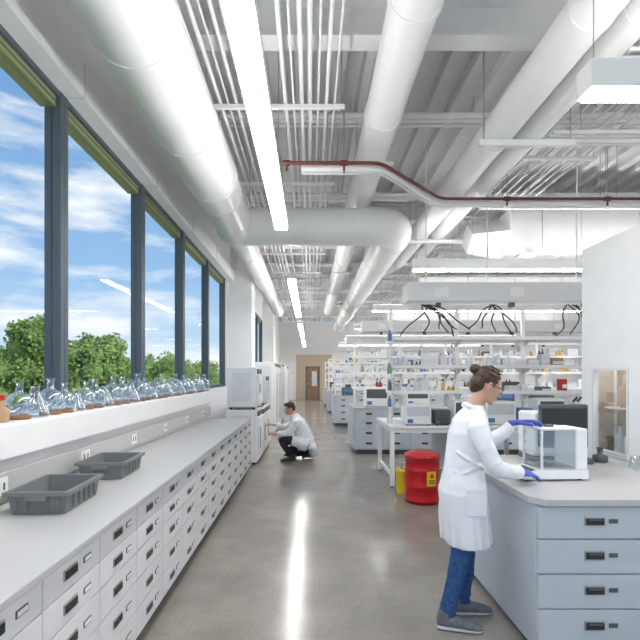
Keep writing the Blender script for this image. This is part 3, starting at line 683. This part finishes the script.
b.tube([(-.25,8.44,.85),(-.24,8.5,.865),(-.25,8.56,.85),(-.33,8.57,.82)],.02,COAT,8)
b.finish("lab_coat",P,remesh=.013,smooth_it=4,disp=(.10,.03))
b=MB()
b.tube([(-.04,8.38,.27),(-.28,8.34,.37),(-.47,8.33,.42),(-.53,8.33,.40),(-.50,8.33,.33),(-.40,8.34,.18),(-.33,8.34,.09)],[.10,.088,.074,.068,.066,.056,.05],PANT,16)
b.tube([(-.04,8.62,.25),(-.26,8.65,.20),(-.44,8.66,.13),(-.47,8.66,.09),(-.40,8.66,.075),(-.20,8.66,.09),(-.02,8.66,.10)],[.10,.088,.074,.066,.06,.055,.045],PANT,16)
b.finish("trousers",P,remesh=.012,smooth_it=3)
shoe(P,(-.27,8.34,0),(-.55,8.33,0),"shoe_left",BLACK,DARK); shoe(P,(.06,8.66,.02),(-.16,8.66,.0),"shoe_right",BLACK,DARK)
hand("hand_left",P,(-.625,8.32,.522),(-.9,.2,-.05),(0,-.5,.85),-1,.35,SKIN); hand("hand_right",P,(-.685,8.63,.645),(-.9,-.1,.1),(0,.3,.9),1,.35,SKIN)
head(P,(-.385,8.5,.965),math.pi+.25,.35,HAIR2,"short",(-.30,8.5,.83),1.0)
# ================================================================ OUTSIDE
b=MB(); b.box(-300,WX-3,-60,400,-8.2,-8,GRASS); b.finish("lawn_outside")
def tree(x,y,ztop,R,n=2600,leaf=.17):
    b=MB(); cz=ztop-R*.95; base=-8
    b.tube([(x,y,base),(x,y,cz-R*.4),(x+.2,y,cz)],[.35,.25,.12],BARK,10)
    blobs=[]
    for i in range(16):
        a=random.uniform(0,6.28); rr=R*random.uniform(.2,.75); zz=random.uniform(-.8,.7)*R
        blobs.append((V((x+rr*math.cos(a),y+rr*math.sin(a),cz+zz)),R*random.uniform(.28,.45)))
        b.tube([(x,y,cz-R*.5),tuple(blobs[-1][0])],[.1,.03],BARK,6)
    for c,r in blobs: b.ell(tuple(c),(r*.7,r*.7,r*.65),LEAF,None,10,6)
    for i in range(n):
        c,r=random.choice(blobs); d=V((random.gauss(0,1),random.gauss(0,1),random.gauss(0,1))).normalized(); p=c+d*r*random.uniform(.7,1.15)
        u=V((random.gauss(0,1),random.gauss(0,1),random.gauss(0,1))).normalized()*leaf; w=u.orthogonal().normalized()*leaf*.7
        b.add([tuple(p-u),tuple(p+w),tuple(p+u),tuple(p-w)],[(0,1,2,3)],LEAF)
    b.finish("tree")
tree(-15.8,26,5.0,2.3,5200,.11); tree(-12.7,27.5,3.9,1.9,4200,.11); tree(-23,30,3.4,2.5,2400,.15); tree(-16.5,38,3.6,2.6,3400,.14)
for q,(tx,ty,tz) in enumerate(((-14.5,44,3.4),(-17,53,3.8),(-14,58,3.2),(-24,42,3.2),(-16,68,3.8))): tree(tx,ty,tz,3.0,3000,.16)
b=MB()
for i in range(150):
    y=random.uniform(70,140); x=-random.uniform(.12,1.1)*y; r=random.uniform(3,5.5); b.ell((x,y,-.2+random.uniform(-2.0,.9)-r*.2),(r,r,r*.8),LEAF,None,10,7)
for i in range(150):
    y=random.uniform(70,140); x=-random.uniform(.12,1.1)*y; r=random.uniform(3,5.5); b.ell((x,y,-4.4),(r,r,r*.65),LEAF,None,8,6)
o=b.finish("distant_tree_line",disp=(1.2,1.5))
# ================================================================ SUN / SKY
w=bpy.data.worlds.new("sky"); bpy.context.scene.world=w; w.use_nodes=True; nt=w.node_tree; bg=nt.nodes["Background"]
tc=nt.nodes.new("ShaderNodeTexCoord"); sx=nt.nodes.new("ShaderNodeSeparateXYZ"); nt.links.new(tc.outputs["Generated"],sx.inputs[0])
gr=nt.nodes.new("ShaderNodeValToRGB"); e=gr.color_ramp.elements; e[0].position=0; e[0].color=(.62,.77,.90,1); e[1].position=.6; e[1].color=(.13,.30,.60,1)
k=gr.color_ramp.elements.new(.2); k.color=(.30,.51,.80,1)
nt.links.new(sx.outputs["Z"],gr.inputs["Fac"])
mp=nt.nodes.new("ShaderNodeMapping"); mp.inputs["Scale"].default_value=(1.6,1.6,6.5); mp.inputs["Location"].default_value=(.3,.1,.35); nt.links.new(tc.outputs["Generated"],mp.inputs["Vector"])
n=nt.nodes.new("ShaderNodeTexNoise"); n.inputs["Scale"].default_value=2.2; n.inputs["Detail"].default_value=10; n.inputs["Roughness"].default_value=.58; nt.links.new(mp.outputs[0],n.inputs["Vector"])
cr=nt.nodes.new("ShaderNodeValToRGB"); cr.color_ramp.elements[0].position=.46; cr.color_ramp.elements[1].position=.66; nt.links.new(n.outputs["Fac"],cr.inputs["Fac"])
mx=nt.nodes.new("ShaderNodeMix"); mx.data_type='RGBA'; nt.links.new(cr.outputs["Color"],mx.inputs[0]); nt.links.new(gr.outputs["Color"],mx.inputs[6]); mx.inputs[7].default_value=(.93,.95,.97,1)
nt.links.new(mx.outputs[2],bg.inputs["Color"]); bg.inputs["Strength"].default_value=.85
l=bpy.data.lights.new("sun",'SUN'); l.energy=2.3; l.angle=.01; l.color=(1,.95,.86); lo=bpy.data.objects.new("sun",l); bpy.context.scene.collection.objects.link(lo)
lo.rotation_euler=V((-.75,.35,-.65)).to_track_quat('-Z','Y').to_euler()
# ================================================================ CAMERA
c=bpy.data.cameras.new("camera"); c.lens=36*450/640; c.sensor_width=36; c.sensor_fit='HORIZONTAL'; c.shift_x=10/640; c.shift_y=55/640; c.clip_end=1000
co=bpy.data.objects.new("camera",c); co.location=(0,0,1.6); co.rotation_euler=(math.pi/2,0,0); bpy.context.scene.collection.objects.link(co); bpy.context.scene.camera=co
